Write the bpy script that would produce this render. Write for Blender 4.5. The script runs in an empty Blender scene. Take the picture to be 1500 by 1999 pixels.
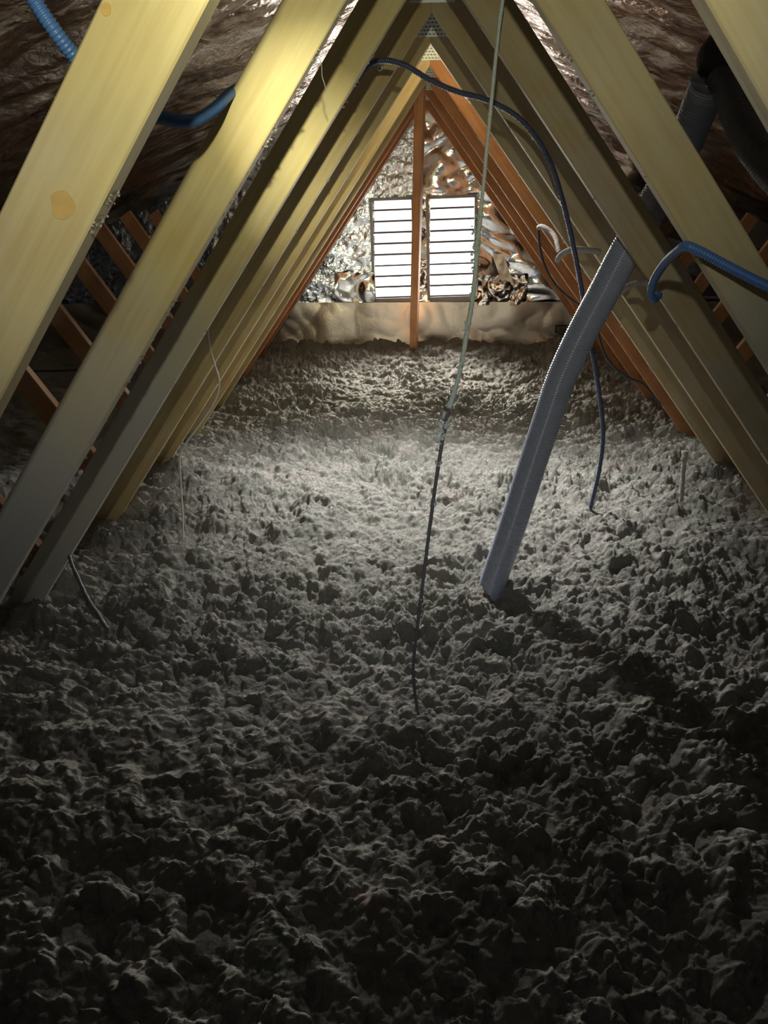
import bpy, bmesh, math, random
import numpy as np
from mathutils import Vector, Matrix

random.seed(4)
rng = np.random.default_rng(11)
scene = bpy.context.scene
COL = scene.collection

# ------------------------------------------------------------------ camera
F_PX, PITCH, YAW, ROLL = 1626.7, 0.374138, -0.05081, -0.0101728   # focal length for a 1500 x 1999 frame
def cam_axes():
    cy, sy = math.cos(YAW), math.sin(YAW)
    fw = Vector((sy*math.cos(PITCH), cy*math.cos(PITCH), -math.sin(PITCH)))
    rt = Vector((cy, -sy, 0)); up = rt.cross(fw)
    r2 = rt*math.cos(ROLL) + up*math.sin(ROLL)
    u2 = up*math.cos(ROLL) - rt*math.sin(ROLL)
    return r2, u2, fw
RT, UP, FW = cam_axes()
cam_data = bpy.data.cameras.new('camera')
cam_data.sensor_fit = 'VERTICAL'; cam_data.sensor_height = 36.0
cam_data.lens = F_PX/1999*36.0
cam_data.clip_start = 0.02; cam_data.clip_end = 100
cam = bpy.data.objects.new('camera', cam_data); COL.objects.link(cam)
cam.matrix_world = Matrix(((RT.x, UP.x, -FW.x, 0), (RT.y, UP.y, -FW.y, 0), (RT.z, UP.z, -FW.z, 0), (0, 0, 0, 1)))
scene.camera = cam

def at(u, v, Y):
    """world point seen at photo pixel (u, v) at depth Y along the attic"""
    d = RT*((u-750)/F_PX) - UP*((v-999.5)/F_PX) + FW
    return d*(Y/d.y)

# ------------------------------------------------------------------ world, lamps, exposure
world = bpy.data.worlds.new('world'); scene.world = world; world.use_nodes = True
wb = world.node_tree.nodes['Background']; wb.inputs[0].default_value = (0.80, 0.88, 1.0, 1); wb.inputs[1].default_value = 1.0

def torch(name, loc, aim, watts, stops, soft=0.012):
    """battery lamp: one spot whose beam profile (angle from axis in degrees -> colour) is given by stops"""
    ld = bpy.data.lights.new(name, 'SPOT'); ld.energy = watts
    ld.spot_size = math.radians(150); ld.spot_blend = 0.2; ld.shadow_soft_size = soft
    ld.use_nodes = True
    nt = ld.node_tree; N = nt.nodes; Lk = nt.links
    em = next(n for n in N if n.type == 'EMISSION')
    tc = N.new('ShaderNodeTexCoord'); sp = N.new('ShaderNodeSeparateXYZ'); Lk.new(tc.outputs['Normal'], sp.inputs[0])
    ab = N.new('ShaderNodeMath'); ab.operation = 'ABSOLUTE'; Lk.new(sp.outputs['Z'], ab.inputs[0])
    ac = N.new('ShaderNodeMath'); ac.operation = 'ARCCOSINE'; Lk.new(ab.outputs[0], ac.inputs[0])
    dv = N.new('ShaderNodeMath'); dv.operation = 'DIVIDE'; dv.inputs[1].default_value = math.radians(60); Lk.new(ac.outputs[0], dv.inputs[0])
    cr = N.new('ShaderNodeValToRGB'); Lk.new(dv.outputs[0], cr.inputs[0])
    els = cr.color_ramp.elements
    while len(els) < len(stops): els.new(0.5)
    for e, (ang, k, c) in zip(els, stops):
        e.position = ang/60.0; e.color = (c[0]*k, c[1]*k, c[2]*k, 1)
    Lk.new(cr.outputs[0], em.inputs[0])
    o = bpy.data.objects.new(name, ld); COL.objects.link(o)
    o.location = loc
    o.rotation_euler = Vector(aim).to_track_quat('-Z', 'Y').to_euler()
    return o
YEL = (1.0, 0.95, 0.62); MIDC = (1.0, 0.96, 0.80); COOL = (0.88, 0.95, 1.0); NEUT = (1.0, 0.99, 0.97)
# head torch worn just above the phone, aimed level and a little to the left
torch('head_torch', (-0.007, 0.0, 0.223), (math.sin(math.radians(-7)), 1.0, -0.085), 340,
      [(0, 1.0, YEL), (3, 0.62, YEL), (6, 0.18, YEL), (9, 0.125, YEL), (13, 0.095, YEL), (18, 0.082, MIDC), (24, 0.058, MIDC), (31, 0.026, COOL), (40, 0.004, COOL)])
# small lamp added out of sight behind a truss apex to pool light on the insulation
LAMP = Vector((0.0, 3.52, 0.53)); LAMP_AIM = Vector((0.06, 2.72, -1.1))-LAMP
torch('added_pool_light', LAMP, LAMP_AIM, 420,
      [(0, 0.95, NEUT), (14, 1.0, NEUT), (22, 0.86, NEUT), (30, 0.60, NEUT), (37, 0.32, NEUT), (44, 0.15, NEUT), (52, 0.05, NEUT), (58, 0.0, COOL)], soft=0.055)
# weak lamp added beside the phone's lens, aimed where the phone looks
torch('added_phone_lamp', (0.012, 0.0, 0.012), FW, 12,
      [(0, 1.0, NEUT), (6, 0.80, NEUT), (11, 0.40, COOL), (15, 0.13, COOL), (19, 0.03, COOL), (24, 0.006, COOL), (45, 0.002, COOL)])
VENT_GLOW = 1.15          # daylight glowing through the thin white louvre blades
DAYLIGHT_W = 30.0         # daylight thrown in through each louvred vent (its area lamp is made with the vent opening below)

vs = scene.view_settings
scene.display_settings.display_device = 'sRGB'
vs.view_transform = 'Standard'; vs.look = 'None'; vs.exposure = 0.0; vs.gamma = 1.0; vs.use_curve_mapping = False

# ------------------------------------------------------------------ helpers
def tag(o, label=None, cat=None, group=None, kind=None):
    if label: o['label'] = label
    if cat: o['category'] = cat
    if group: o['group'] = group
    if kind: o['kind'] = kind
    return o
def link(name, me, mat=None, parent=None, smooth=False):
    o = bpy.data.objects.new(name, me); COL.objects.link(o)
    if mat: me.materials.append(mat)
    if parent: o.parent = parent
    if smooth: me.polygons.foreach_set('use_smooth', [True]*len(me.polygons))
    return o
def empty(name, loc=(0, 0, 0)):
    o = bpy.data.objects.new(name, None); COL.objects.link(o); o.location = loc; o.empty_display_size = 0.1
    return o
def mesh(name, verts, faces):
    me = bpy.data.meshes.new(name)
    me.from_pydata([tuple(v) for v in verts], [], faces); me.update()
    return me
def prism(name, poly, y0, y1, bevel=0.0):
    """poly = [(x, z)...] extruded from y0 to y1"""
    bm = bmesh.new()
    a = [bm.verts.new((x, y0, z)) for x, z in poly]; b = [bm.verts.new((x, y1, z)) for x, z in poly]
    n = len(poly)
    bm.faces.new(a); bm.faces.new(b[::-1])
    for i in range(n): bm.faces.new((a[i], b[i], b[(i+1) % n], a[(i+1) % n]))
    bmesh.ops.recalc_face_normals(bm, faces=bm.faces)
    if bevel: bmesh.ops.bevel(bm, geom=list(bm.edges), offset=bevel, segments=1, affect='EDGES')
    me = bpy.data.meshes.new(name); bm.to_mesh(me); bm.free()
    return me
def box(name, c, s, bevel=0.0):
    x, y, z = c; sx, sy, sz = s[0]/2, s[1]/2, s[2]/2
    return prism(name, [(x-sx, z-sz), (x+sx, z-sz), (x+sx, z+sz), (x-sx, z+sz)], y-sy, y+sy, bevel)
def catmull(pts, step):
    P = [Vector(p) for p in pts]
    P = [P[0]*2-P[1]] + P + [P[-1]*2-P[-2]]
    out = []
    for i in range(1, len(P)-2):
        p0, p1, p2, p3 = P[i-1:i+3]
        n = max(2, int((p2-p1).length/step))
        for k in range(n):
            t = k/n
            out.append(0.5*((2*p1)+(p2-p0)*t+(2*p0-5*p1+4*p2-p3)*t*t+(3*p1-p0-3*p2+p3)*t**3))
    out.append(P[-2].copy())
    return out
def resample(pts, step):
    out = [pts[0].copy()]; carry = 0.0
    for a, b in zip(pts[:-1], pts[1:]):
        L = (b-a).length
        if L < 1e-9: continue
        d = step-carry
        while d <= L:
            out.append(a.lerp(b, d/L)); d += step
        carry = L-(d-step)
    return out
def tube(name, pts, rad, seg=12, step=0.01, corrug=0.0, pitch=0.005, lump=0.0, seed=0):
    """round tube along a smooth path; rad = number or function of 0..1; corrug = rib depth"""
    ring_step = pitch/4 if corrug else step
    C = resample(catmull(pts, min(step, 0.006)), ring_step)
    r = random.Random(seed)
    n = len(C); V = []; Fc = []
    t0 = (C[1]-C[0]).normalized()
    nrm = t0.orthogonal().normalized()
    for i, c in enumerate(C):
        t = (C[min(i+1, n-1)]-C[max(i-1, 0)]).normalized()
        nrm = (nrm-t*nrm.dot(t)).normalized(); bn = t.cross(nrm)
        R = rad(i/(n-1)) if callable(rad) else rad
        if corrug: R -= corrug*(0.0, 0.55, 1.0, 0.55)[i % 4]
        for k in range(seg):
            a = 2*math.pi*k/seg
            q = R*(1+lump*(r.random()-0.4)) if lump else R
            V.append(c+nrm*math.cos(a)*q+bn*math.sin(a)*q)
    for i in range(n-1):
        for k in range(seg):
            Fc.append((i*seg+k, i*seg+(k+1) % seg, (i+1)*seg+(k+1) % seg, (i+1)*seg+k))
    Fc.append(tuple(range(seg))[::-1]); Fc.append(tuple((n-1)*seg+k for k in range(seg)))
    return mesh(name, V, Fc)

# -- gradient noise on arrays
PERM = rng.permutation(1024)
GRAD = np.stack([np.cos(np.arange(1024)*2.399963), np.sin(np.arange(1024)*2.399963)], 1)
def perlin(x, y):
    xi = np.floor(x).astype(np.int64); yi = np.floor(y).astype(np.int64)
    fx = x-xi; fy = y-yi
    u = fx*fx*fx*(fx*(fx*6-15)+10); v = fy*fy*fy*(fy*(fy*6-15)+10)
    def g(ix, iy, dx, dy):
        h = PERM[(PERM[ix & 1023]+iy) & 1023]
        G = GRAD[h]
        return G[..., 0]*dx+G[..., 1]*dy
    a = g(xi, yi, fx, fy); b = g(xi+1, yi, fx-1, fy); c = g(xi, yi+1, fx, fy-1); d = g(xi+1, yi+1, fx-1, fy-1)
    return ((a*(1-u)+b*u)*(1-v)+(c*(1-u)+d*u)*v)*1.5
def grid_mesh(name, X, Y, Z, keep=None):
    """quad mesh from 2-D coordinate arrays; keep = mask of quads"""
    n, m = X.shape
    idx = np.arange(n*m).reshape(n, m)
    q = np.stack([idx[:-1, :-1], idx[:-1, 1:], idx[1:, 1:], idx[1:, :-1]], -1)
    q = q.reshape(-1, 4) if keep is None else q[keep]
    co = np.stack([X, Y, Z], -1).reshape(-1, 3).astype(np.float32)
    me = bpy.data.meshes.new(name)
    me.vertices.add(len(co)); me.vertices.foreach_set('co', co.ravel())
    me.loops.add(q.size); me.loops.foreach_set('vertex_index', q.ravel().astype(np.int32))
    me.polygons.add(len(q)); me.polygons.foreach_set('loop_start', np.arange(0, q.size, 4, dtype=np.int32))
    me.update(calc_edges=True); me.validate()
    return me

# ------------------------------------------------------------------ materials
def new_mat(name):
    m = bpy.data.materials.new(name); m.use_nodes = True
    nt = m.node_tree
    return m, nt, nt.nodes['Principled BSDF']
def simple(name, col, rough=0.6, metal=0.0, spec=None, bump=0.0, bscale=60.0, var=0.0):
    m, nt, b = new_mat(name)
    b.inputs['Roughness'].default_value = rough; b.inputs['Metallic'].default_value = metal
    if spec is not None: b.inputs['Specular IOR Level'].default_value = spec
    b.inputs['Base Color'].default_value = (*col, 1)
    if bump or var:
        tc = nt.nodes.new('ShaderNodeTexCoord'); nz = nt.nodes.new('ShaderNodeTexNoise')
        nz.inputs['Scale'].default_value = bscale; nz.inputs['Detail'].default_value = 5
        nt.links.new(tc.outputs['Object'], nz.inputs['Vector'])
        if var:
            mx = nt.nodes.new('ShaderNodeMix'); mx.data_type = 'RGBA'
            nt.links.new(nz.outputs['Fac'], mx.inputs['Factor'])
            mx.inputs['A'].default_value = (*[c*(1-var) for c in col], 1); mx.inputs['B'].default_value = (*[min(1, c*(1+var)) for c in col], 1)
            nt.links.new(mx.outputs['Result'], b.inputs['Base Color'])
        if bump:
            bp = nt.nodes.new('ShaderNodeBump'); bp.inputs['Strength'].default_value = bump; bp.inputs['Distance'].default_value = 0.01
            nt.links.new(nz.outputs['Fac'], bp.inputs['Height']); nt.links.new(bp.outputs[0], b.inputs['Normal'])
    return m
def wood(name, light, dark, dust=0.0, low=0.0):
    """sawn pine: grain runs along the piece's own Z axis"""
    m, nt, b = new_mat(name); N = nt.nodes; Lk = nt.links
    tc = N.new('ShaderNodeTexCoord'); oi = N.new('ShaderNodeObjectInfo')
    add = N.new('ShaderNodeVectorMath'); add.operation = 'ADD'
    sc = N.new('ShaderNodeVectorMath'); sc.operation = 'SCALE'; sc.inputs['Scale'].default_value = 37.0
    cb = N.new('ShaderNodeCombineXYZ'); Lk.new(oi.outputs['Random'], cb.inputs[0]); Lk.new(oi.outputs['Random'], cb.inputs[2])
    Lk.new(cb.outputs[0], sc.inputs[0]); Lk.new(tc.outputs['Object'], add.inputs[0]); Lk.new(sc.outputs[0], add.inputs[1])
    mp = N.new('ShaderNodeMapping'); mp.inputs['Scale'].default_value = (42, 42, 2.2); Lk.new(add.outputs[0], mp.inputs[0])
    nz = N.new('ShaderNodeTexNoise'); nz.inputs['Scale'].default_value = 1.6; nz.inputs['Detail'].default_value = 6; nz.inputs['Roughness'].default_value = 0.6
    Lk.new(mp.outputs[0], nz.inputs['Vector'])
    n2 = N.new('ShaderNodeTexNoise'); n2.inputs['Scale'].default_value = 5.5; n2.inputs['Detail'].default_value = 3
    Lk.new(add.outputs[0], n2.inputs['Vector'])
    av = N.new('ShaderNodeMath'); av.operation = 'MULTIPLY_ADD'; av.inputs[1].default_value = 0.55
    Lk.new(nz.outputs['Fac'], av.inputs[0])
    m2 = N.new('ShaderNodeMath'); m2.operation = 'MULTIPLY'; m2.inputs[1].default_value = 0.45; Lk.new(n2.outputs['Fac'], m2.inputs[0]); Lk.new(m2.outputs[0], av.inputs[2])
    cr = N.new('ShaderNodeValToRGB'); e = cr.color_ramp.elements
    e[0].position = 0.36; e[0].color = (*dark, 1); e[1].position = 0.60; e[1].color = (*light, 1)
    Lk.new(av.outputs[0], cr.inputs[0])
    hs = N.new('ShaderNodeHueSaturation'); Lk.new(cr.outputs[0], hs.inputs['Color'])
    mr = N.new('ShaderNodeMapRange'); mr.inputs['To Min'].default_value = 0.88; mr.inputs['To Max'].default_value = 1.1; Lk.new(oi.outputs['Random'], mr.inputs['Value']); Lk.new(mr.outputs[0], hs.inputs['Value'])
    out = hs.outputs[0]
    if dust:
        # settled grey insulation dust, in blotches
        n3 = N.new('ShaderNodeTexNoise'); n3.inputs['Scale'].default_value = 9; n3.inputs['Detail'].default_value = 5; Lk.new(add.outputs[0], n3.inputs['Vector'])
        r3 = N.new('ShaderNodeMapRange'); r3.inputs['From Min'].default_value = 0.45; r3.inputs['From Max'].default_value = 0.75; r3.inputs['To Max'].default_value = dust; Lk.new(n3.outputs['Fac'], r3.inputs['Value'])
        mx = N.new('ShaderNodeMix'); mx.data_type = 'RGBA'; mx.inputs['B'].default_value = (0.40, 0.39, 0.36, 1)
        Lk.new(r3.outputs[0], mx.inputs['Factor']); Lk.new(out, mx.inputs['A']); out = mx.outputs['Result']
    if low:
        # grey painted towards the lower end, for the cool dim edge of the torch beam
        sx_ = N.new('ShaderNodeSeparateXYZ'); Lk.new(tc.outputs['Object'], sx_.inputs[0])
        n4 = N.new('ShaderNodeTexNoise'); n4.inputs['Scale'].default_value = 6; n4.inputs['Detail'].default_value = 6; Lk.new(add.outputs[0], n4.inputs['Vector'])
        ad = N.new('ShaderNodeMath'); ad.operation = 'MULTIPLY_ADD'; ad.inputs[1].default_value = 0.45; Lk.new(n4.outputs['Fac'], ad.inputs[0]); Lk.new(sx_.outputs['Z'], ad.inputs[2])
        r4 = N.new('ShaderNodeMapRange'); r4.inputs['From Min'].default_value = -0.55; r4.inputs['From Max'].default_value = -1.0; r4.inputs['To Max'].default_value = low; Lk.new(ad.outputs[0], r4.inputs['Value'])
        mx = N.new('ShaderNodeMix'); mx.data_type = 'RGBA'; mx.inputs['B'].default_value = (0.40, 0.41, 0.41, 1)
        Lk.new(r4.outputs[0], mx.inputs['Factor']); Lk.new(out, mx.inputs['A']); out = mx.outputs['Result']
    Lk.new(out, b.inputs['Base Color'])
    b.inputs['Roughness'].default_value = 0.75; b.inputs['Specular IOR Level'].default_value = 0.2
    bp = N.new('ShaderNodeBump'); bp.inputs['Strength'].default_value = 0.25; bp.inputs['Distance'].default_value = 0.003
    Lk.new(nz.outputs['Fac'], bp.inputs['Height']); Lk.new(bp.outputs[0], b.inputs['Normal'])
    return m
def foil(name, col, rough, fine=0.0, fscale=90.0, coarse=0.0):
    m, nt, b = new_mat(name); N = nt.nodes; Lk = nt.links
    b.inputs['Metallic'].default_value = 1.0; b.inputs['Roughness'].default_value = rough; b.inputs['Base Color'].default_value = (*col, 1)
    tc = N.new('ShaderNodeTexCoord')
    prev = None
    for s, k in ((fscale, fine), (14.0, coarse)):
        if not k: continue
        nz = N.new('ShaderNodeTexNoise'); nz.inputs['Scale'].default_value = s; nz.inputs['Detail'].default_value = 4; nz.inputs['Distortion'].default_value = 0.6
        Lk.new(tc.outputs['Object'], nz.inputs['Vector'])
        bp = N.new('ShaderNodeBump'); bp.inputs['Strength'].default_value = k; bp.inputs['Distance'].default_value = 0.02 if s < 30 else 0.006
        Lk.new(nz.outputs['Fac'], bp.inputs['Height'])
        if prev: Lk.new(prev.outputs[0], bp.inputs['Normal'])
        prev = bp
    if prev: Lk.new(prev.outputs[0], b.inputs['Normal'])
    return m
def insulation_mat():
    m, nt, b = new_mat('grey_loose_fill'); N = nt.nodes; Lk = nt.links
    tc = N.new('ShaderNodeTexCoord')
    n1 = N.new('ShaderNodeTexNoise'); n1.inputs['Scale'].default_value = 7; n1.inputs['Detail'].default_value = 6; n1.inputs['Roughness'].default_value = 0.7
    n2 = N.new('ShaderNodeTexNoise'); n2.inputs['Scale'].default_value = 90; n2.inputs['Detail'].default_value = 6; n2.inputs['Roughness'].default_value = 0.75
    n3 = N.new('ShaderNodeTexNoise'); n3.inputs['Scale'].default_value = 330; n3.inputs['Detail'].default_value = 4; n3.inputs['Roughness'].default_value = 0.7
    for n in (n1, n2, n3): Lk.new(tc.outputs['Object'], n.inputs['Vector'])
    cr = N.new('ShaderNodeValToRGB'); e = cr.color_ramp.elements
    e[0].position = 0.34; e[0].color = (0.42, 0.43, 0.38, 1)
    e[1].position = 0.62; e[1].color = (0.53, 0.50, 0.47, 1)
    x = e.new(0.72); x.color = (0.52, 0.41, 0.38, 1)
    Lk.new(n1.outputs['Fac'], cr.inputs[0])
    mx = N.new('ShaderNodeMix'); mx.data_type = 'RGBA'; mx.blend_type = 'MULTIPLY'; mx.inputs['Factor'].default_value = 1.0
    c2 = N.new('ShaderNodeValToRGB'); c2.color_ramp.elements[0].position = 0.3; c2.color_ramp.elements[0].color = (0.62, 0.62, 0.60, 1); c2.color_ramp.elements[1].position = 0.65; c2.color_ramp.elements[1].color = (1.0, 1.0, 0.98, 1)
    Lk.new(n2.outputs['Fac'], c2.inputs[0]); Lk.new(cr.outputs[0], mx.inputs['A']); Lk.new(c2.outputs[0], mx.inputs['B'])
    Lk.new(mx.outputs['Result'], b.inputs['Base Color'])
    b.inputs['Roughness'].default_value = 1.0; b.inputs['Specular IOR Level'].default_value = 0.0
    b1 = N.new('ShaderNodeBump'); b1.inputs['Strength'].default_value = 1.0; b1.inputs['Distance'].default_value = 0.025; Lk.new(n2.outputs['Fac'], b1.inputs['Height'])
    b2 = N.new('ShaderNodeBump'); b2.inputs['Strength'].default_value = 0.9; b2.inputs['Distance'].default_value = 0.008; Lk.new(n3.outputs['Fac'], b2.inputs['Height']); Lk.new(b1.outputs[0], b2.inputs['Normal'])
    Lk.new(b2.outputs[0], b.inputs['Normal'])
    return m
M = {}
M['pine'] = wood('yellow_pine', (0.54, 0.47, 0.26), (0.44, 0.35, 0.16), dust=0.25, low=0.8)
M['pine_mid'] = wood('amber_pine', (0.55, 0.46, 0.25), (0.45, 0.33, 0.15), dust=0.2)
M['pine_dusty'] = wood('dusty_pine', (0.50, 0.42, 0.26), (0.40, 0.31, 0.17), dust=0.5)
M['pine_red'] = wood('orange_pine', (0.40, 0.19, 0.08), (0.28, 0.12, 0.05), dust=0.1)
M['pine_strut'] = wood('shaded_brown_pine', (0.30, 0.16, 0.08), (0.22, 0.11, 0.05), dust=0.1)  # shade on the struts put into the wood colour
M['knot'] = simple('orange_knot', (0.50, 0.34, 0.11), 0.6, var=0.25, bscale=60)
M['fluff'] = simple('grey_fluff', (0.36, 0.34, 0.31), 1.0, spec=0.0, bump=0.6, bscale=200)
M['plate'] = simple('galvanised_plate', (0.72, 0.80, 0.80), 0.45, 0.35, var=0.1, bscale=90)
M['slot'] = simple('plate_slot', (0.03, 0.035, 0.03), 0.8)
M['ins'] = insulation_mat()
M['roof_foil'] = foil('roof_foil', (0.55, 0.47, 0.41), 0.17, fine=0.35, fscale=50, coarse=0.4)
M['silver'] = foil('crinkled_silver_foil', (0.68, 0.79, 0.95), 0.16, fine=0.7, fscale=60, coarse=0.2)
M['smooth_foil'] = foil('smooth_silver_foil', (0.78, 0.80, 0.84), 0.13, fine=0.06, fscale=60, coarse=0.12)
M['dull_foil'] = foil('dull_taupe_foil', (0.60, 0.55, 0.48), 0.38, fine=0.08, fscale=60, coarse=0.15)
M['block'] = simple('grey_block', (0.16, 0.15, 0.14), 0.9, bump=0.4, bscale=40, var=0.2)
M['board'] = simple('plasterboard', (0.5, 0.48, 0.45), 0.9, var=0.1)
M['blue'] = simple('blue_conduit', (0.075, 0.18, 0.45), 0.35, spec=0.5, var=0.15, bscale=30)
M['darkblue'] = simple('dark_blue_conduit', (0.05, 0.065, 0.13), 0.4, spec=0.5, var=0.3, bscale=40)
M['greycon'] = simple('dust_coated_conduit', (0.36, 0.34, 0.32), 0.9, spec=0.1, bump=0.5, bscale=150, var=0.2)
M['duct'] = simple('grey_flexible_duct', (0.28, 0.32, 0.42), 0.17, spec=0.5, var=0.12, bscale=20)
M['blackduct'] = simple('black_flexible_duct', (0.085, 0.09, 0.11), 0.25, spec=0.5)
M['blackcab'] = simple('black_cable', (0.03, 0.03, 0.04), 0.5, var=0.3, bscale=50)
M['tape'] = simple('black_tape_fuzz', (0.03, 0.035, 0.03), 0.8, bump=0.8, bscale=80)
M['rod'] = simple('lit_pale_green_cable', (0.62, 0.72, 0.74), 0.7, spec=0.2, bump=0.5, bscale=180, var=0.2)
M['rod_dark'] = simple('shaded_dusty_cable', (0.14, 0.14, 0.16), 0.7, spec=0.3, bump=0.4, bscale=150, var=0.4)
M['white'] = simple('white_wire', (0.62, 0.60, 0.54), 0.6, var=0.1)
M['frame'] = simple('grey_vent_frame', (0.22, 0.23, 0.25), 0.5)
M['lip'] = simple('grey_blade_lip', (0.10, 0.10, 0.11), 0.6)
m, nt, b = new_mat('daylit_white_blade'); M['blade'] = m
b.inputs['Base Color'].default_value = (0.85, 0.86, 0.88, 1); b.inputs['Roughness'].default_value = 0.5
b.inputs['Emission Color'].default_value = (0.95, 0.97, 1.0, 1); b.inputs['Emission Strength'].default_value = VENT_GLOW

# ------------------------------------------------------------------ setting dimensions
D = {n: 2.78536+0.6*n for n in range(-3, 6)}
D[-1] -= 0.0536; D[-2] -= 0.0736; D[-3] -= 0.0927
GY = 6.20                      # gable wall
RZ, RT_ = 0.665, 0.40          # ridge height of the foil lining, roof slope
HALF = 3.4
BACK = -6.0                    # the attic runs on behind the camera to here
MIDY, LENY = (GY+BACK)/2+0.05, GY-BACK+0.2

# ------------------------------------------------------------------ floor and insulation
fl = link('floor', box('floor', (0, MIDY, -1.52), (2*HALF, LENY, 0.06)), M['board']); tag(fl, kind='structure')
def base_z(x, y):
    z = -1.115-0.02*np.clip((y-3)/2.5, 0, 1)+0.085*np.clip((y-5.2)/1.0, 0, 1)**1.5
    z = z+0.05*perlin(x*0.9+3.1, y*0.9+7.7)*np.clip((y-0.3)/1.5, 0.3, 1)
    z = z-0.03*np.clip((-x-0.9)/0.5, 0, 1)*np.clip((y-3)/2, 0, 1)
    return z
PX = rng.random((256, 256)); PY = rng.random((256, 256)); PR = rng.random((256, 256))
def lumps(x, y, cell, k):
    """rounded clods: dome height over the nearest of one jittered seed per cell"""
    x = x/cell+k; y = y/cell+k*1.7
    xi = np.floor(x).astype(np.int64); yi = np.floor(y).astype(np.int64)
    best = np.zeros_like(x)
    for i in (-1, 0, 1):
        for j in (-1, 0, 1):
            a = (xi+i) & 255; b = (yi+j) & 255
            d2 = (x-(xi+i+PX[a, b]))**2+(y-(yi+j+PY[a, b]))**2
            r = 0.55+0.45*PR[a, b]
            best = np.maximum(best, r*np.clip(1-d2/(r*r), 0, 1)**0.9)
    return best*cell
def relief(x, y):
    wx = x+0.012*perlin(x*14+11, y*14+5)+0.0022*perlin(x*60, y*60); wy = y+0.012*perlin(x*14+31, y*14+55)+0.0022*perlin(x*60+9, y*60+3)
    amp = 0.7+0.6*np.clip(perlin(x*1.7+9, y*1.7+4)+0.5, 0, 1)
    h = 0.34*lumps(wx, wy, 0.15, 3.3)*np.clip(perlin(x*4+2, y*4+8)+0.6, 0, 1)
    h = h+0.50*lumps(wx, wy, 0.056, 17.1)+0.72*lumps(wx, wy, 0.0250, 41.7)+0.85*lumps(wx, wy, 0.0125, 77.7)
    h = h+0.020*perlin(wx*11+5, wy*11+9)+0.010*perlin(wx*27+1, wy*27)+0.003*perlin(wx*130+2, wy*130+7)
    return (h-0.058)*amp
xs = np.concatenate([np.linspace(-HALF, -1.62, 60)[:-1], np.linspace(-1.62, 1.62, 960), np.linspace(1.62, HALF, 60)[1:]])
ys = [BACK+0.02]
while ys[-1] < GY-0.02:
    y = ys[-1]; ys.append(y+(0.25 if y < -1.0 else 0.05 if y < 0.55 else 0.0035+0.0012*max(0, y-0.9)))
ys = np.array(ys)
X, Yg = np.meshgrid(xs, ys)
H = relief(X, Yg)
Z = base_z(X, Yg)+H
# hollow where the duct goes in, small heap where the hanging cable ends
Z -= 0.05*np.exp(-(((X-0.26)/0.09)**2+((Yg-2.20)/0.07)**2))
Z += 0.03*np.exp(-(((X+0.01)/0.07)**2+((Yg-1.57)/0.05)**2))
fade = np.clip((Yg-0.5)/0.3, 0, 1)
sx = 0.005*perlin(X*40+70, Yg*40+20)*fade; sy = (0.005*perlin(X*40+170, Yg*40+120)-0.12*np.clip(H, -0.03, 0.06))*fade
ins = link('loose_fill_insulation', grid_mesh('loose_fill_insulation', X+sx, Yg+sy, Z), M['ins'], smooth=True)
tag(ins, 'lumpy grey blown insulation covering the whole attic floor', 'insulation', kind='stuff')
def ground(x, y):
    return float(base_z(np.array([x]), np.array([y]))[0]+relief(np.array([x]), np.array([y]))[0])

# ------------------------------------------------------------------ roof lining (foil under the rafters), eaves, far wall
def roof_lining(side, name):
    s = np.linspace(0, HALF, 165); yy = np.concatenate([np.linspace(BACK, -1.6, 60)[:-1], np.linspace(-1.6, GY+0.05, 380)])
    S, Y = np.meshgrid(s, yy)
    k = 5.0*side
    ph = (Y-D[0])/0.6
    sag = 0.028*(1-np.cos(2*np.pi*ph))/2*(0.5+np.clip(perlin(S*1.1+k, Y*0.9)+0.5, 0, 1))
    wr = 0.030*np.abs(perlin(S*1.6+k+0.5*Y, Y*5.0+20))+0.020*np.abs(perlin(S*3.2+k+8, Y*10+0.8*S))+0.010*np.abs(perlin(S*7+k+3, Y*22+2*S))
    wr += 0.005*np.abs(perlin(S*14+k, Y*30+3*S))
    dz = -(sag+wr)*np.clip(S/0.2, 0.15, 1)
    return link(name, grid_mesh(name, side*S, Y, RZ+0.03-RT_*S+dz), M['roof_foil'], smooth=True)
for side, nm in ((-1, 'ceiling_left'), (1, 'ceiling_right')):
    tag(roof_lining(side, nm), kind='structure')
for side, nm in ((-1, 'wall_left'), (1, 'wall_right')):
    tag(link(nm, box(nm, (side*(HALF+0.07), MIDY, -1.05), (0.06, LENY, 1.0)), M['block']), kind='structure')
front = prism('wall_front', [(-HALF, -1.55), (HALF, -1.55), (HALF, -0.6), (0, RZ+0.1), (-HALF, -0.6)], BACK-0.1, BACK-0.02)
tag(link('wall_front', front, M['block']), kind='structure')

def gp(u, v): p = at(u, v, GY); return p.x, p.z
VENT = {'a': (gp(731, 390), gp(809, 582)), 'b': (gp(841, 386), gp(927, 579))}   # opposite corners
def vent_rect(k):
    (x0, z1), (x1, z0) = VENT[k]
    return x0, x1, z0, z1
va, vb = vent_rect('a'), vent_rect('b')
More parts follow.
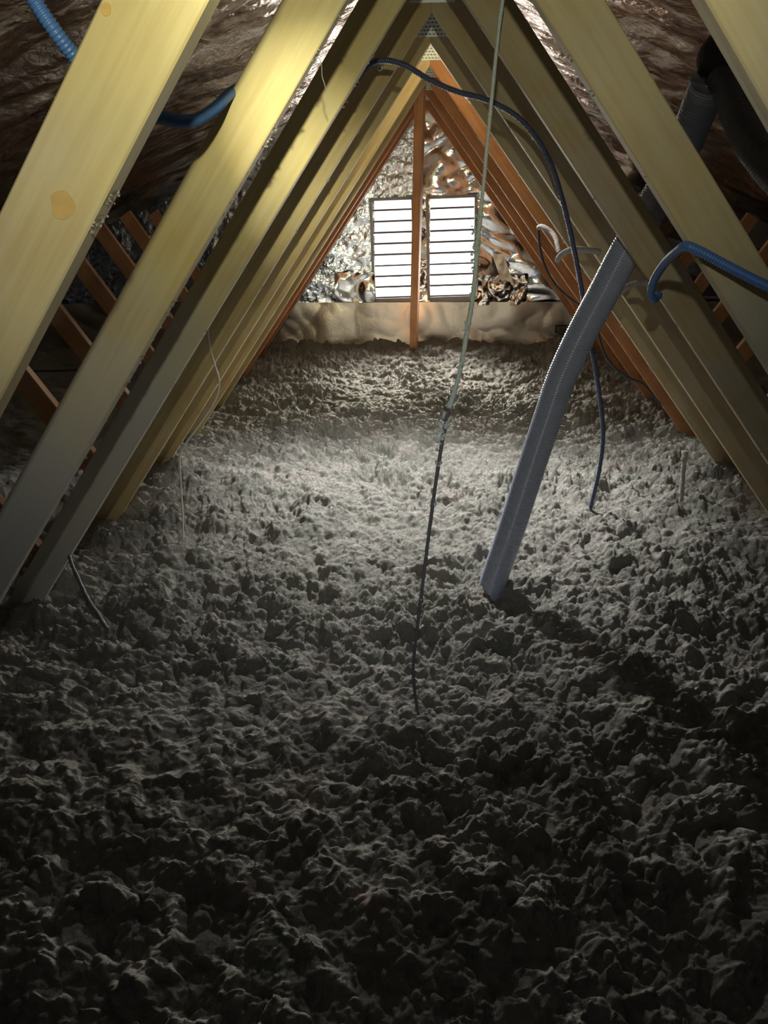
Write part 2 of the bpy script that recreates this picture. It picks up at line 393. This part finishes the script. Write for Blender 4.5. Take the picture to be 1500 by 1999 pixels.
# masonry behind the foil with the two vent openings
wall = empty('wall_back', (0, GY, -1.5)); tag(wall, kind='structure')
def wall_piece(poly):
    me = prism('masonry', poly, 0.03, 0.13); o = link('masonry', me, M['block'], wall); o.location = (0, 0, 1.5); return o
zt = lambda x: RZ+0.12-RT_*abs(x)
wall_piece([(-HALF, -1.55), (va[0], -1.55), (va[0], zt(va[0])), (-HALF, zt(HALF))])
wall_piece([(vb[1], -1.55), (HALF, -1.55), (HALF, zt(HALF)), (vb[1], zt(vb[1]))])
wall_piece([(va[0], -1.55), (vb[1], -1.55), (vb[1], min(va[2], vb[2])), (va[0], min(va[2], vb[2]))])
wall_piece([(va[0], max(va[3], vb[3])), (vb[1], max(va[3], vb[3])), (vb[1], zt(vb[1])), (0, RZ+0.12), (va[0], zt(va[0]))])
wall_piece([(va[1], min(va[2], vb[2])), (vb[0], min(va[2], vb[2])), (vb[0], max(va[3], vb[3])), (va[1], max(va[3], vb[3]))])

def foil_sheet(x0, x1, z0, z1, mat, yoff, fn, res=0.012, holes=True, label=None, roofcut=True, skew=0.0):
    nx = max(6, int((x1-x0)/res)); nz = max(6, int((z1-z0)/res))
    XX, ZZ = np.meshgrid(np.linspace(x0, x1, nx), np.linspace(z0, z1, nz))
    dy = fn(XX, ZZ)
    XS = XX+skew*(ZZ-z0)
    keep = np.ones((nz-1, nx-1), bool)
    cx = (XS[:-1, :-1]+XS[1:, 1:])/2; cz = (ZZ[:-1, :-1]+ZZ[1:, 1:])/2
    if holes:
        for r in (va, vb): keep &= ~((cx > r[0]-0.004) & (cx < r[1]+0.004) & (cz > r[2]-0.004) & (cz < r[3]+0.004))
    if roofcut: keep &= cz < RZ+0.06-RT_*np.abs(cx)
    o = link('foil_sheet', grid_mesh('foil_sheet', XS, -yoff-np.abs(dy), ZZ+1.5, keep), mat, wall, smooth=True)
    if label: o['label'] = label
    return o
xm = (va[1]+vb[0])/2; BZ = gp(800, 588)[1]
fold = lambda f, a, k, ax=1.0, az=1.0: (lambda x, z: a*(np.abs(perlin(x*f*ax+k, z*f*az+k*1.7))+0.5*np.abs(perlin(x*f*2.1*ax+k, z*f*2.1*az+3))))
foil_sheet(-HALF, xm, BZ-0.05, RZ+0.05, M['silver'], 0.000, lambda x, z: fold(3.0, 0.020, 3.3, 1, 1.6)(x, z)+0.006*perlin(x*30, z*40), label='crinkled silver bubble foil')
foil_sheet(xm-0.03, HALF, BZ-0.05, RZ+0.05, M['smooth_foil'], 0.006, lambda x, z: fold(1.7, 0.055, 8.1, 0.9, 1.7)(x, z), label='smooth billowing foil with orange reflections')
foil_sheet(va[1]+0.012, vb[0]-0.006, va[2]-0.03, va[3]+0.03, M['smooth_foil'], 0.014, lambda x, z: 0.03*np.abs(perlin(x*9+3, z*11))+0.012*np.abs(perlin(x*20, z*27)), res=0.006, label='narrow foil strip between the louvred vents')
foil_sheet(-HALF, HALF, -1.55, BZ, M['dull_foil'], 0.050, lambda x, z: 0.030*np.abs(perlin(x*2+2, z*1.9+1))+0.012*np.abs(perlin(x*5+2+2*z, z*5+4)), label='dull taupe foil band along the floor')
x0, z1 = gp(655, 531); x1, z0 = gp(733, 606)
foil_sheet(x0, x1, z0, z1, M['smooth_foil'], 0.045, lambda x, z: 0.018*np.cos((x-x0)/(x1-x0)*3.0)*np.sin((z-z0)/(z1-z0)*3.1)+0.01*perlin(x*12, z*12), res=0.008, label='square foil patch with bluish sheen', roofcut=False, holes=False)
x0, z1 = gp(933, 536); x1, z0 = gp(1026, 593)
foil_sheet(x0, x1, z0, z1, M['smooth_foil'], 0.045, lambda x, z: 0.05*np.abs(perlin(x*8+1, z*8+2))+0.02*np.abs(perlin(x*19, z*19)), res=0.008, label='creased foil patch beside the vent', roofcut=False, holes=False)
x0, z1 = gp(985, 494); x1, z0 = gp(1004, 560)
foil_sheet(x0, x1, z0, z1, M['dull_foil'], 0.075, lambda x, z: 0.006*perlin(x*14, z*14), res=0.008, label='slanting folded foil strip', roofcut=False, holes=False, skew=-0.40)

# ------------------------------------------------------------------ louvred vents
def daylight(r, watts, spread, aim):
    x0, x1, z0, z1 = r
    ld = bpy.data.lights.new('vent_daylight', 'AREA'); ld.shape = 'RECTANGLE'; ld.size = x1-x0; ld.size_y = z1-z0
    ld.energy = watts; ld.color = (1.0, 0.95, 0.87); ld.spread = math.radians(spread)
    o = bpy.data.objects.new('vent_daylight', ld); COL.objects.link(o)
    o.location = ((x0+x1)/2, GY-0.05, (z0+z1)/2)
    o.rotation_euler = Vector(aim).to_track_quat('-Z', 'Z').to_euler()
for r_ in (va, vb):
    daylight(r_, DAYLIGHT_W, 72, (0, -1, -0.46))      # what the blades throw down on the floor
    daylight(r_, DAYLIGHT_W*0.15, 150, (0, -1, 0.10))  # and what scatters through the attic
def louvre_vent(r, label, tilt):
    x0, x1, z0, z1 = r; cx = (x0+x1)/2; w = x1-x0; h = z1-z0
    t = empty('louvre_vent', (cx, GY, z0)); t.rotation_euler = (0, math.radians(tilt), 0)
    tag(t, label, 'vent', 'gable vents')
    fw = 0.016
    bm = bmesh.new()
    for (a, b_, c, d) in ((-w/2-fw, -w/2+0.004, -fw, h+fw), (w/2-0.004, w/2+fw, -fw, h+fw), (-w/2, w/2, h-0.004, h+fw), (-w/2, w/2, -0.030, 0.006)):
        me = prism('x', [(a, c), (b_, c), (b_, d), (a, d)], -0.045, 0.06); bm.from_mesh(me); bpy.data.meshes.remove(me)
    me = bpy.data.meshes.new('frame'); bm.to_mesh(me); bm.free()
    link('frame', me, M['frame'], t)
    n = 9; p = h/n
    sl = bpy.data.meshes.new('slat'); bm = bmesh.new()
    prof = [(-0.004, 0.0), (0.000, 0.25), (0.007, 0.55), (0.018, 0.80), (0.032, 1.02)]
    V = [[bm.verts.new((xx, y, q*p)) for y, q in prof] for xx in (-w/2+0.004, w/2-0.004)]
    W = [[bm.verts.new((xx, y+0.004, q*p)) for y, q in prof] for xx in (-w/2+0.004, w/2-0.004)]
    for i in range(len(prof)-1):
        bm.faces.new((V[0][i], V[1][i], V[1][i+1], V[0][i+1])); bm.faces.new((W[0][i], W[0][i+1], W[1][i+1], W[1][i]))
    bm.faces.new((V[0][0], W[0][0], W[1][0], V[1][0])); bm.faces.new((V[0][-1], V[1][-1], W[1][-1], W[0][-1]))
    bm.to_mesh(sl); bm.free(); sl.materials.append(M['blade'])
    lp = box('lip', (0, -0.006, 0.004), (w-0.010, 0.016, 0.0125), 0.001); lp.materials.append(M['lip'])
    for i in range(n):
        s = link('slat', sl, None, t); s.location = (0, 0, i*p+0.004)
        l_ = link('lip', lp, None, s)
    return t
louvre_vent(va, 'white louvred gable vent partly behind the slanting timber brace', -1.6)
louvre_vent(vb, 'white louvred gable vent behind the long hanging dusty cable', -1.6)

# ------------------------------------------------------------------ roof trusses
WEB_W, WEB_T = 0.085, 0.035
SL, SR = 0.705, 0.772
def clean_fluff(name, pts, mat, parent, size=(0.002, 0.006), seed=0):
    r = random.Random(seed); bm = bmesh.new()
    for p in pts:
        s = r.uniform(*size)
        res = bmesh.ops.create_icosphere(bm, subdivisions=1, radius=s)
        for v in res['verts']:
            v.co = Vector((v.co.x*r.uniform(0.7, 1.5), v.co.y*r.uniform(0.7, 1.5), v.co.z*r.uniform(0.7, 1.8)))+p
    me = bpy.data.meshes.new(name); bm.to_mesh(me); bm.free()
    o = link(name, me, mat, parent); o['kind'] = 'stuff'
    return o
def truss(n, label, mat, matr, fluff=(30, 30)):
    y = D[n]; dx = {3: -0.012, 4: -0.024, 5: -0.036}.get(n, 0.0); dxr = {3: -0.008, 4: -0.018, 5: -0.03}.get(n, 0.0)
    t = empty('roof_truss', (0, y, -1.40)); tag(t, label, 'roof truss', 'roof trusses')
    zb = -1.36
    ax, az = 0.011+dx, 0.469
    for side, s, m in ((-1, SL, mat), (1, SR, matr)):
        ang = math.atan(s)
        L = (az-zb)/math.cos(ang)
        # local frame: origin at the crotch, local -Z runs down the web, local X to the upper side
        cut = WEB_W/math.tan(ang)         # vertical cut where the two webs meet
        poly = [(0, 0), (0, -L), (side*WEB_W, -L), (side*WEB_W, cut)]
        me = prism('web', poly, 0, WEB_T, 0.0022)
        o = link('web', me, m, t); o.location = (ax+(dxr-dx if side > 0 else 0), 0, az+1.40); o.rotation_euler = (0, -side*ang, 0)
        k = fluff[0] if side < 0 else fluff[1]
        if k:
            r = random.Random(n*7+side+50)
            pts = []
            for _ in range(k):
                c = r.random()*L*0.92+0.05
                for _ in range(r.randint(2, 9)):
                    pts.append(Vector((-side*r.uniform(-0.001, 0.004), r.uniform(-0.002, WEB_T), -c+r.gauss(0, 0.006))))
            f_ = clean_fluff('insulation_fluff', pts, M['fluff'], t, (0.0006, 0.0019), n+9)
            f_.location = o.location; f_.rotation_euler = o.rotation_euler
        # short strut from mid rafter down to the foot of the web
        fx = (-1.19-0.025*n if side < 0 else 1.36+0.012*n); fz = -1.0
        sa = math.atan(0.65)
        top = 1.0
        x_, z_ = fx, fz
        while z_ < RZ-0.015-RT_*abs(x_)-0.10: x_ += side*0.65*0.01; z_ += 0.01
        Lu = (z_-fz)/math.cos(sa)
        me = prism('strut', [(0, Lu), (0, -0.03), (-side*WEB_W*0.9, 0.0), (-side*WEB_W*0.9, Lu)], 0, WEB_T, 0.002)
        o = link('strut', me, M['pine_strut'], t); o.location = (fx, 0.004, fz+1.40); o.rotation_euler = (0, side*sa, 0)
    # toothed nail plate where the webs meet
    pw, ph = 0.13, 0.10
    pl = link('nail_plate', box('nail_plate', (0, 0, 0), (pw, 0.0016, ph)), M['plate'], t); pl.location = (ax+0.002, -0.0012, az+1.40+0.020+ph/2)
    bm = bmesh.new()
    for i in range(9):
        for j in range(8):
            xx = -pw/2+0.010+i*(pw-0.02)/8+(0.004 if j % 2 else -0.004); zz = -ph/2+0.008+j*(ph-0.016)/7
            me = box('x', (xx, -0.0012, zz), (0.008, 0.0012, 0.0032)); bm.from_mesh(me); bpy.data.meshes.remove(me)
    me = bpy.data.meshes.new('tooth_slot'); bm.to_mesh(me); bm.free()
    so = link('tooth_slot', me, M['slot'], pl); so['kind'] = 'stuff'
    return t
T = {}
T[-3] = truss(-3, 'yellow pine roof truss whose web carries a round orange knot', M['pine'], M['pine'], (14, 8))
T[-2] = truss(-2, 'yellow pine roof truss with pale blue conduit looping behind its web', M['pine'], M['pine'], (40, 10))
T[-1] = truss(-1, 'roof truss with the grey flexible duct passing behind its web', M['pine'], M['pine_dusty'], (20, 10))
T[0] = truss(0, 'roof truss just behind the sagging blue conduit that crosses under the ridge', M['pine_mid'], M['pine_dusty'], (26, 14))
ordn = {1: 'fifth', 2: 'fourth', 3: 'third', 4: 'second', 5: 'first'}
for n in range(1, 6):
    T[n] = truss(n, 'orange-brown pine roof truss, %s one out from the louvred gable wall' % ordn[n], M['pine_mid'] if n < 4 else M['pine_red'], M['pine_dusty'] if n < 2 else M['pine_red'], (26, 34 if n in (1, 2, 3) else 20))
def knot(u, v, r, seed, n=-3):
    rr = random.Random(seed); p = at(u, v, D[n]-0.0008)
    poly = [(math.cos(a)*r*(1+0.10*math.sin(3*a+seed)+rr.uniform(-0.03, 0.03)), math.sin(a)*r*1.2*(1+0.08*math.sin(2*a+1))) for a in [i*2*math.pi/36 for i in range(36)]]
    o = link('knot', prism('knot', poly, 0, 0.002), M['knot'], T[n]); o.location = (p.x, -0.0008, p.z+1.40)
knot(121, 400, 0.0125, 2); knot(207, 18, 0.005, 5)

# ------------------------------------------------------------------ slanting brace from the ridge down to the gable foot
a = at(821, 165, D[3]+WEB_T+0.02); b_ = at(808, 684, 5.93)
v = (b_-a); Lb = v.length; b_ = a+v*(1+0.12/Lb); v = b_-a
br = link('timber_brace', prism('timber_brace', [(-0.024, 0.0), (0.024, 0.0), (0.024, v.length), (-0.024, v.length)], -0.03, 0.03, 0.002), M['pine_red'])
br.location = b_; br.rotation_euler = (-v).to_track_quat('Z', 'Y').to_euler()
br.rotation_euler.rotate_axis('Z', math.radians(-14))
tag(br, 'orange timber brace slanting from the ridge down between the two louvred vents', 'brace')

# ------------------------------------------------------------------ flexible ducts
def pix(path): return [at(u, v, Y) for u, v, Y in path]
dp = pix([(952, 1170, 2.30), (968, 1122, 2.31), (1003, 1020, 2.32), (1040, 905, 2.32), (1072, 810, 2.31), (1098, 735, 2.30), (1135, 655, 2.29), (1180, 570, 2.28), (1222, 490, 2.26), (1285, 385, 2.22), (1335, 285, 2.18), (1368, 205, 2.14), (1385, 160, 2.10)])
d1 = link('flexible_duct', tube('flexible_duct', dp, 0.0415, seg=28, corrug=0.0018, pitch=0.0070), M['duct'], smooth=True)
tag(d1, 'long grey ribbed flexible duct running down into the insulation', 'duct')
dp = pix([(1412, 150, 2.10), (1432, 185, 2.06), (1455, 245, 2.0), (1490, 305, 1.93), (1540, 360, 1.88), (1620, 420, 1.84)])
d2 = link('flexible_duct', tube('flexible_duct', dp, 0.040, seg=28, corrug=0.0013, pitch=0.0070), M['blackduct'], smooth=True)
tag(d2, 'short glossy black ribbed duct curving away beneath the foil roof lining', 'duct')
# taped collar where both ducts meet the roof
c0 = at(1418, 118, 2.12)
bm = bmesh.new(); bmesh.ops.create_uvsphere(bm, u_segments=40, v_segments=28, radius=0.075)
for vv in bm.verts:
    q = vv.co.copy(); k = 1+0.16*float(perlin(np.array([q.x*24+3]), np.array([q.z*24+q.y*17]))[0])
    vv.co = Vector((q.x*0.80*k, q.y*0.8*k, q.z*(1.05 if q.z > 0 else 0.75)*k))
me = bpy.data.meshes.new('duct_collar'); bm.to_mesh(me); bm.free()
o = link('duct_collar', me, M['tape'], smooth=True); o.location = c0; o.rotation_euler = (0, math.radians(25), 0)
tag(o, 'ragged black taped collar joining two ducts to the roof', 'duct collar')

# ------------------------------------------------------------------ added lamp under the ridge (hidden behind a truss apex)
wl = empty('added_lamp', tuple(LAMP)); tag(wl, 'small black lamp added out of sight behind a truss apex under the ridge', 'lamp')
q_ = LAMP_AIM.to_track_quat('-Z', 'Y')
bm = bmesh.new(); ringp = [(0.030, -0.004), (0.034, 0.0), (0.034, 0.02), (0.022, 0.05), (0.008, 0.062)]
R_ = [[bm.verts.new((math.cos(2*math.pi*k/20)*r_, math.sin(2*math.pi*k/20)*r_, z_)) for k in range(20)] for r_, z_ in ringp]
for i in range(len(R_)-1):
    for k in range(20): bm.faces.new((R_[i][k], R_[i][(k+1) % 20], R_[i+1][(k+1) % 20], R_[i+1][k]))
bm.faces.new(R_[-1])
me = bpy.data.meshes.new('reflector'); bm.to_mesh(me); bm.free()
o = link('reflector', me, M['blackcab'], wl, smooth=True); o.rotation_euler = q_.to_euler(); o.location = q_ @ Vector((0, 0, 0.02))
back = q_ @ Vector((0, 0, 0.08))
o = link('hanger', tube('hanger', [back, back+Vector((0, 0.0, 0.02)), Vector((0.0, 0.0, RZ-0.52))], 0.003, seg=8), M['blackcab'], wl)

# ------------------------------------------------------------------ conduits and cables
def cable(name, path, rad, mat, label, cat='cable', **kw):
    return tag(link(name, tube(name, pix(path), rad, **kw), mat, smooth=True), label, cat)
cable('corrugated_conduit', [(20, -90, 0.97), (62, -8, 0.99), (105, 58, 1.0), (150, 116, 1.02), (200, 172, 1.05), (258, 212, 1.09), (318, 230, 1.15), (375, 236, 1.24), (418, 214, 1.37), (448, 184, 1.50), (474, 170, 1.60), (505, 165, 1.66), (540, 165, 1.72)], 0.0088, M['blue'],
      'blue corrugated conduit hooking behind the knotted truss web', 'conduit', seg=14, corrug=0.0016, pitch=0.0048)
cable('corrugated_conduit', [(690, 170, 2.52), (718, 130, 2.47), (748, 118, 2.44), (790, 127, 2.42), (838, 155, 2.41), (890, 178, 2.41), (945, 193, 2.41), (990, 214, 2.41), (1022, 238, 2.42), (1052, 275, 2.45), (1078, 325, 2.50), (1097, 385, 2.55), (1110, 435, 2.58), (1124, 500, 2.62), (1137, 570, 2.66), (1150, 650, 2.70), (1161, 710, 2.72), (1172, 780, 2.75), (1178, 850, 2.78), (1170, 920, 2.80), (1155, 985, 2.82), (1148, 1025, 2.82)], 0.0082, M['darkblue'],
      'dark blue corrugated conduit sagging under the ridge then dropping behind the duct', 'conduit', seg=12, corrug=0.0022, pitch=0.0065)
cable('corrugated_conduit', [(1640, 590, 1.30), (1560, 580, 1.38), (1500, 559, 1.42), (1430, 524, 1.45), (1370, 492, 1.46), (1342, 481, 1.475), (1325, 489, 1.55), (1300, 512, 1.72), (1280, 542, 1.85), (1272, 568, 1.92), (1277, 584, 1.97), (1287, 576, 2.02)], 0.0088, M['blue'],
      'bright blue corrugated conduit bending over a web beside the grey duct', 'conduit', seg=14, corrug=0.0014, pitch=0.0050)
cable('dusty_conduit', [(1180, 605, 2.42), (1203, 580, 2.36), (1222, 562, 2.30), (1245, 552, 2.22), (1262, 552, 2.12), (1274, 560, 2.04)], 0.0078, M['greycon'],
      'dust-coated grey conduit end curving out behind the grey duct', 'conduit', seg=10, lump=0.18, step=0.006, seed=3)
cable('dusty_conduit', [(1172, 492, 2.765), (1150, 488, 2.76), (1122, 487, 2.76), (1104, 492, 2.78), (1092, 502, 2.80), (1089, 510, 2.82)], 0.0090, M['greycon'],
      'dust-coated grey conduit stub reaching across the dark blue cable', 'conduit', seg=10, lump=0.18, step=0.006, seed=5)
cable('bent_conduit', [(1094, 494, 3.0), (1090, 481, 3.02), (1086, 466, 3.05), (1078, 454, 3.08), (1067, 446, 3.10), (1056, 442, 3.12), (1051, 446, 3.13)], 0.0085, M['greycon'],
      'pale arched conduit elbow sticking out from the orange webs', 'conduit', seg=10, lump=0.12, step=0.006, seed=6)
cable('thin_cable', [(1051, 444, 3.13), (1053, 470, 3.14), (1058, 500, 3.15), (1068, 528, 3.16), (1085, 556, 3.18), (1108, 578, 3.2), (1140, 602, 3.2), (1165, 640, 3.2), (1174, 672, 3.2), (1184, 697, 3.2), (1205, 722, 3.2), (1230, 738, 3.22), (1258, 752, 3.3), (1290, 790, 3.42)], 0.0045, M['blackcab'],
      'thin black cable drooping from the arched conduit elbow past the duct', seg=8, step=0.012)
# long cable hanging from the ridge, clotted with fluff
hang = [(992, -120, 2.02), (984, -20, 2.02), (974, 60, 2.02), (962, 175, 2.0), (950, 300, 1.98), (940, 405, 1.96), (933, 470, 1.94), (926, 560, 1.92), (912, 650, 1.89), (897, 730, 1.87), (876, 800, 1.84), (864, 860, 1.82), (850, 950, 1.78), (838, 1040, 1.75), (828, 1120, 1.72), (818, 1200, 1.68), (808, 1290, 1.63), (808, 1330, 1.61), (813, 1372, 1.59), (818, 1400, 1.57)]
ht = empty('hanging_cable', tuple(at(813, 1372, 1.59))); tag(ht, 'long pale cable clotted with fluff hanging from the ridge to the floor', 'cable')
def child(o, parent):
    o.parent = parent; o.matrix_parent_inverse = Matrix.Translation(-Vector(parent.location)); return o
child(link('upper_length', tube('upper_length', pix(hang[:11]), lambda q: 0.0041+0.0012*(q > 0.55), seg=10, step=0.006, lump=0.22, seed=1), M['rod'], smooth=True), ht)  # torchlight on the upper stretch put into its paler colour
child(link('lower_length', tube('lower_length', pix(hang[10:]), lambda q: 0.0046-0.0012*q, seg=10, step=0.006, lump=0.18, seed=2), M['rod_dark'], smooth=True), ht)  # shade on the lower stretch put into its darker colour
r = random.Random(21); pts = []
for u, v_, Y, k, sp, vert in ((932, 470, 1.94, 60, 0.006, 0.045), (868, 832, 1.83, 70, 0.007, 0.035), (857, 900, 1.80, 8, 0.004, 0.01), (900, 715, 1.87, 10, 0.004, 0.01), (846, 985, 1.77, 7, 0.003, 0.01), (912, 640, 1.89, 10, 0.004, 0.012), (924, 575, 1.92, 12, 0.004, 0.02), (822, 1165, 1.70, 6, 0.003, 0.01)):
    c = at(u, v_, Y)
    a0 = at(*min(hang, key=lambda h: abs(h[1]-v_-60)))-at(*min(hang, key=lambda h: abs(h[1]-v_+60)))
    a0 = a0.normalized()
    for _ in range(k): pts.append(c+a0*r.gauss(0, vert*0.7)+Vector((r.gauss(0, sp), r.gauss(0, sp), 0)))
f_ = clean_fluff('fluff_clot', pts, M['rod'], None, (0.0016, 0.0042), 77); child(f_, ht)
cable('white_wire', [(398, 610, 2.80), (405, 640, 2.75), (409, 672, 2.73), (418, 708, 2.71), (428, 742, 2.69), (425, 768, 2.68), (412, 796, 2.67), (385, 835, 2.65), (360, 870, 2.63), (351, 895, 2.62), (354, 960, 2.60), (357, 1010, 2.58), (358, 1062, 2.55)], 0.0032, M['white'],
      'thin white wire hanging off a web into the insulation', seg=8, step=0.012)
cable('dusty_cable', [(118, 1015, 2.24), (126, 1045, 2.2), (138, 1095, 2.12), (152, 1128, 2.07), (172, 1170, 2.0), (192, 1200, 1.97), (212, 1232, 1.93)], 0.0052, M['rod_dark'],
      'short dusty dark cable leaning from a web foot into the insulation', seg=8, lump=0.25, step=0.008, seed=8)
cable('dusty_peg', [(1330, 985, 2.93), (1332, 950, 2.94), (1334, 920, 2.95), (1337, 895, 2.955), (1339, 878, 2.96)], lambda q: 0.0085+0.003*(q > 0.8), M['fluff'],
      'fluff-covered peg standing up out of the insulation', 'peg', seg=10, lump=0.35, step=0.008, seed=9)
cable('thin_cable', [(-40, 727, 3.9), (48, 725, 3.9), (100, 724, 3.9), (155, 722, 3.9), (240, 716, 3.92)], 0.005, M['blackcab'],
      'thin black cable stretched level through the struts under the eaves', seg=8, step=0.02)
cable('thin_wire', [(136, 615, 3.8), (141, 637, 3.8), (152, 664, 3.8), (160, 690, 3.8), (163, 712, 3.8), (162, 724, 3.88)], 0.0025, M['white'],
      'short thin wire dangling above the level black cable', seg=6, step=0.02)
cable('loose_thread', [(624, 112, 1.53), (628, 128, 1.56), (629, 148, 1.6), (634, 165, 1.63), (637, 178, 1.66)], 0.0008, M['white'],
      'fine pale thread dangling from the edge of a yellow web', 'thread', seg=6, step=0.006)
def clip(u, v, Y, label):
    p = at(u, v, Y); bm = bmesh.new()
    n1, n2 = 16, 8
    ring = [[bm.verts.new((math.cos(2*math.pi*i/n1)*(0.0065+0.0022*math.cos(2*math.pi*j/n2)), 0.0022*math.sin(2*math.pi*j/n2), math.sin(2*math.pi*i/n1)*(0.0065+0.0022*math.cos(2*math.pi*j/n2)))) for j in range(n2)] for i in range(n1)]
    for i in range(n1):
        for j in range(n2): bm.faces.new((ring[i][j], ring[(i+1) % n1][j], ring[(i+1) % n1][(j+1) % n2], ring[i][(j+1) % n2]))
    me = bpy.data.meshes.new('cable_clip'); bm.to_mesh(me); bm.free()
    o = link('cable_clip', me, M['plate'], smooth=True); o.location = p
    tag(o, label, 'clip', 'cable clips')
clip(742, 133, D[0]-0.003, 'tiny pale ring clip on a web under the start of the blue conduit')
clip(1043, 268, D[0]-0.003, 'tiny pale ring clip on the dusty web below the sagging conduit')
# black pipe end low on the gable wall
p = at(1103, 645, 6.05)
bp_ = empty('pipe_stub', (p.x, p.y, p.z-0.022)); tag(bp_, 'square black pipe end low on the gable by the duct', 'pipe')
link('pipe', box('pipe', (0.03, 0.0, 0.022), (0.16, 0.10, 0.044), 0.004), M['blackcab'], bp_)
link('flange', box('flange', (0.03, 0.055, 0.022), (0.18, 0.012, 0.056), 0.002), M['tape'], bp_)
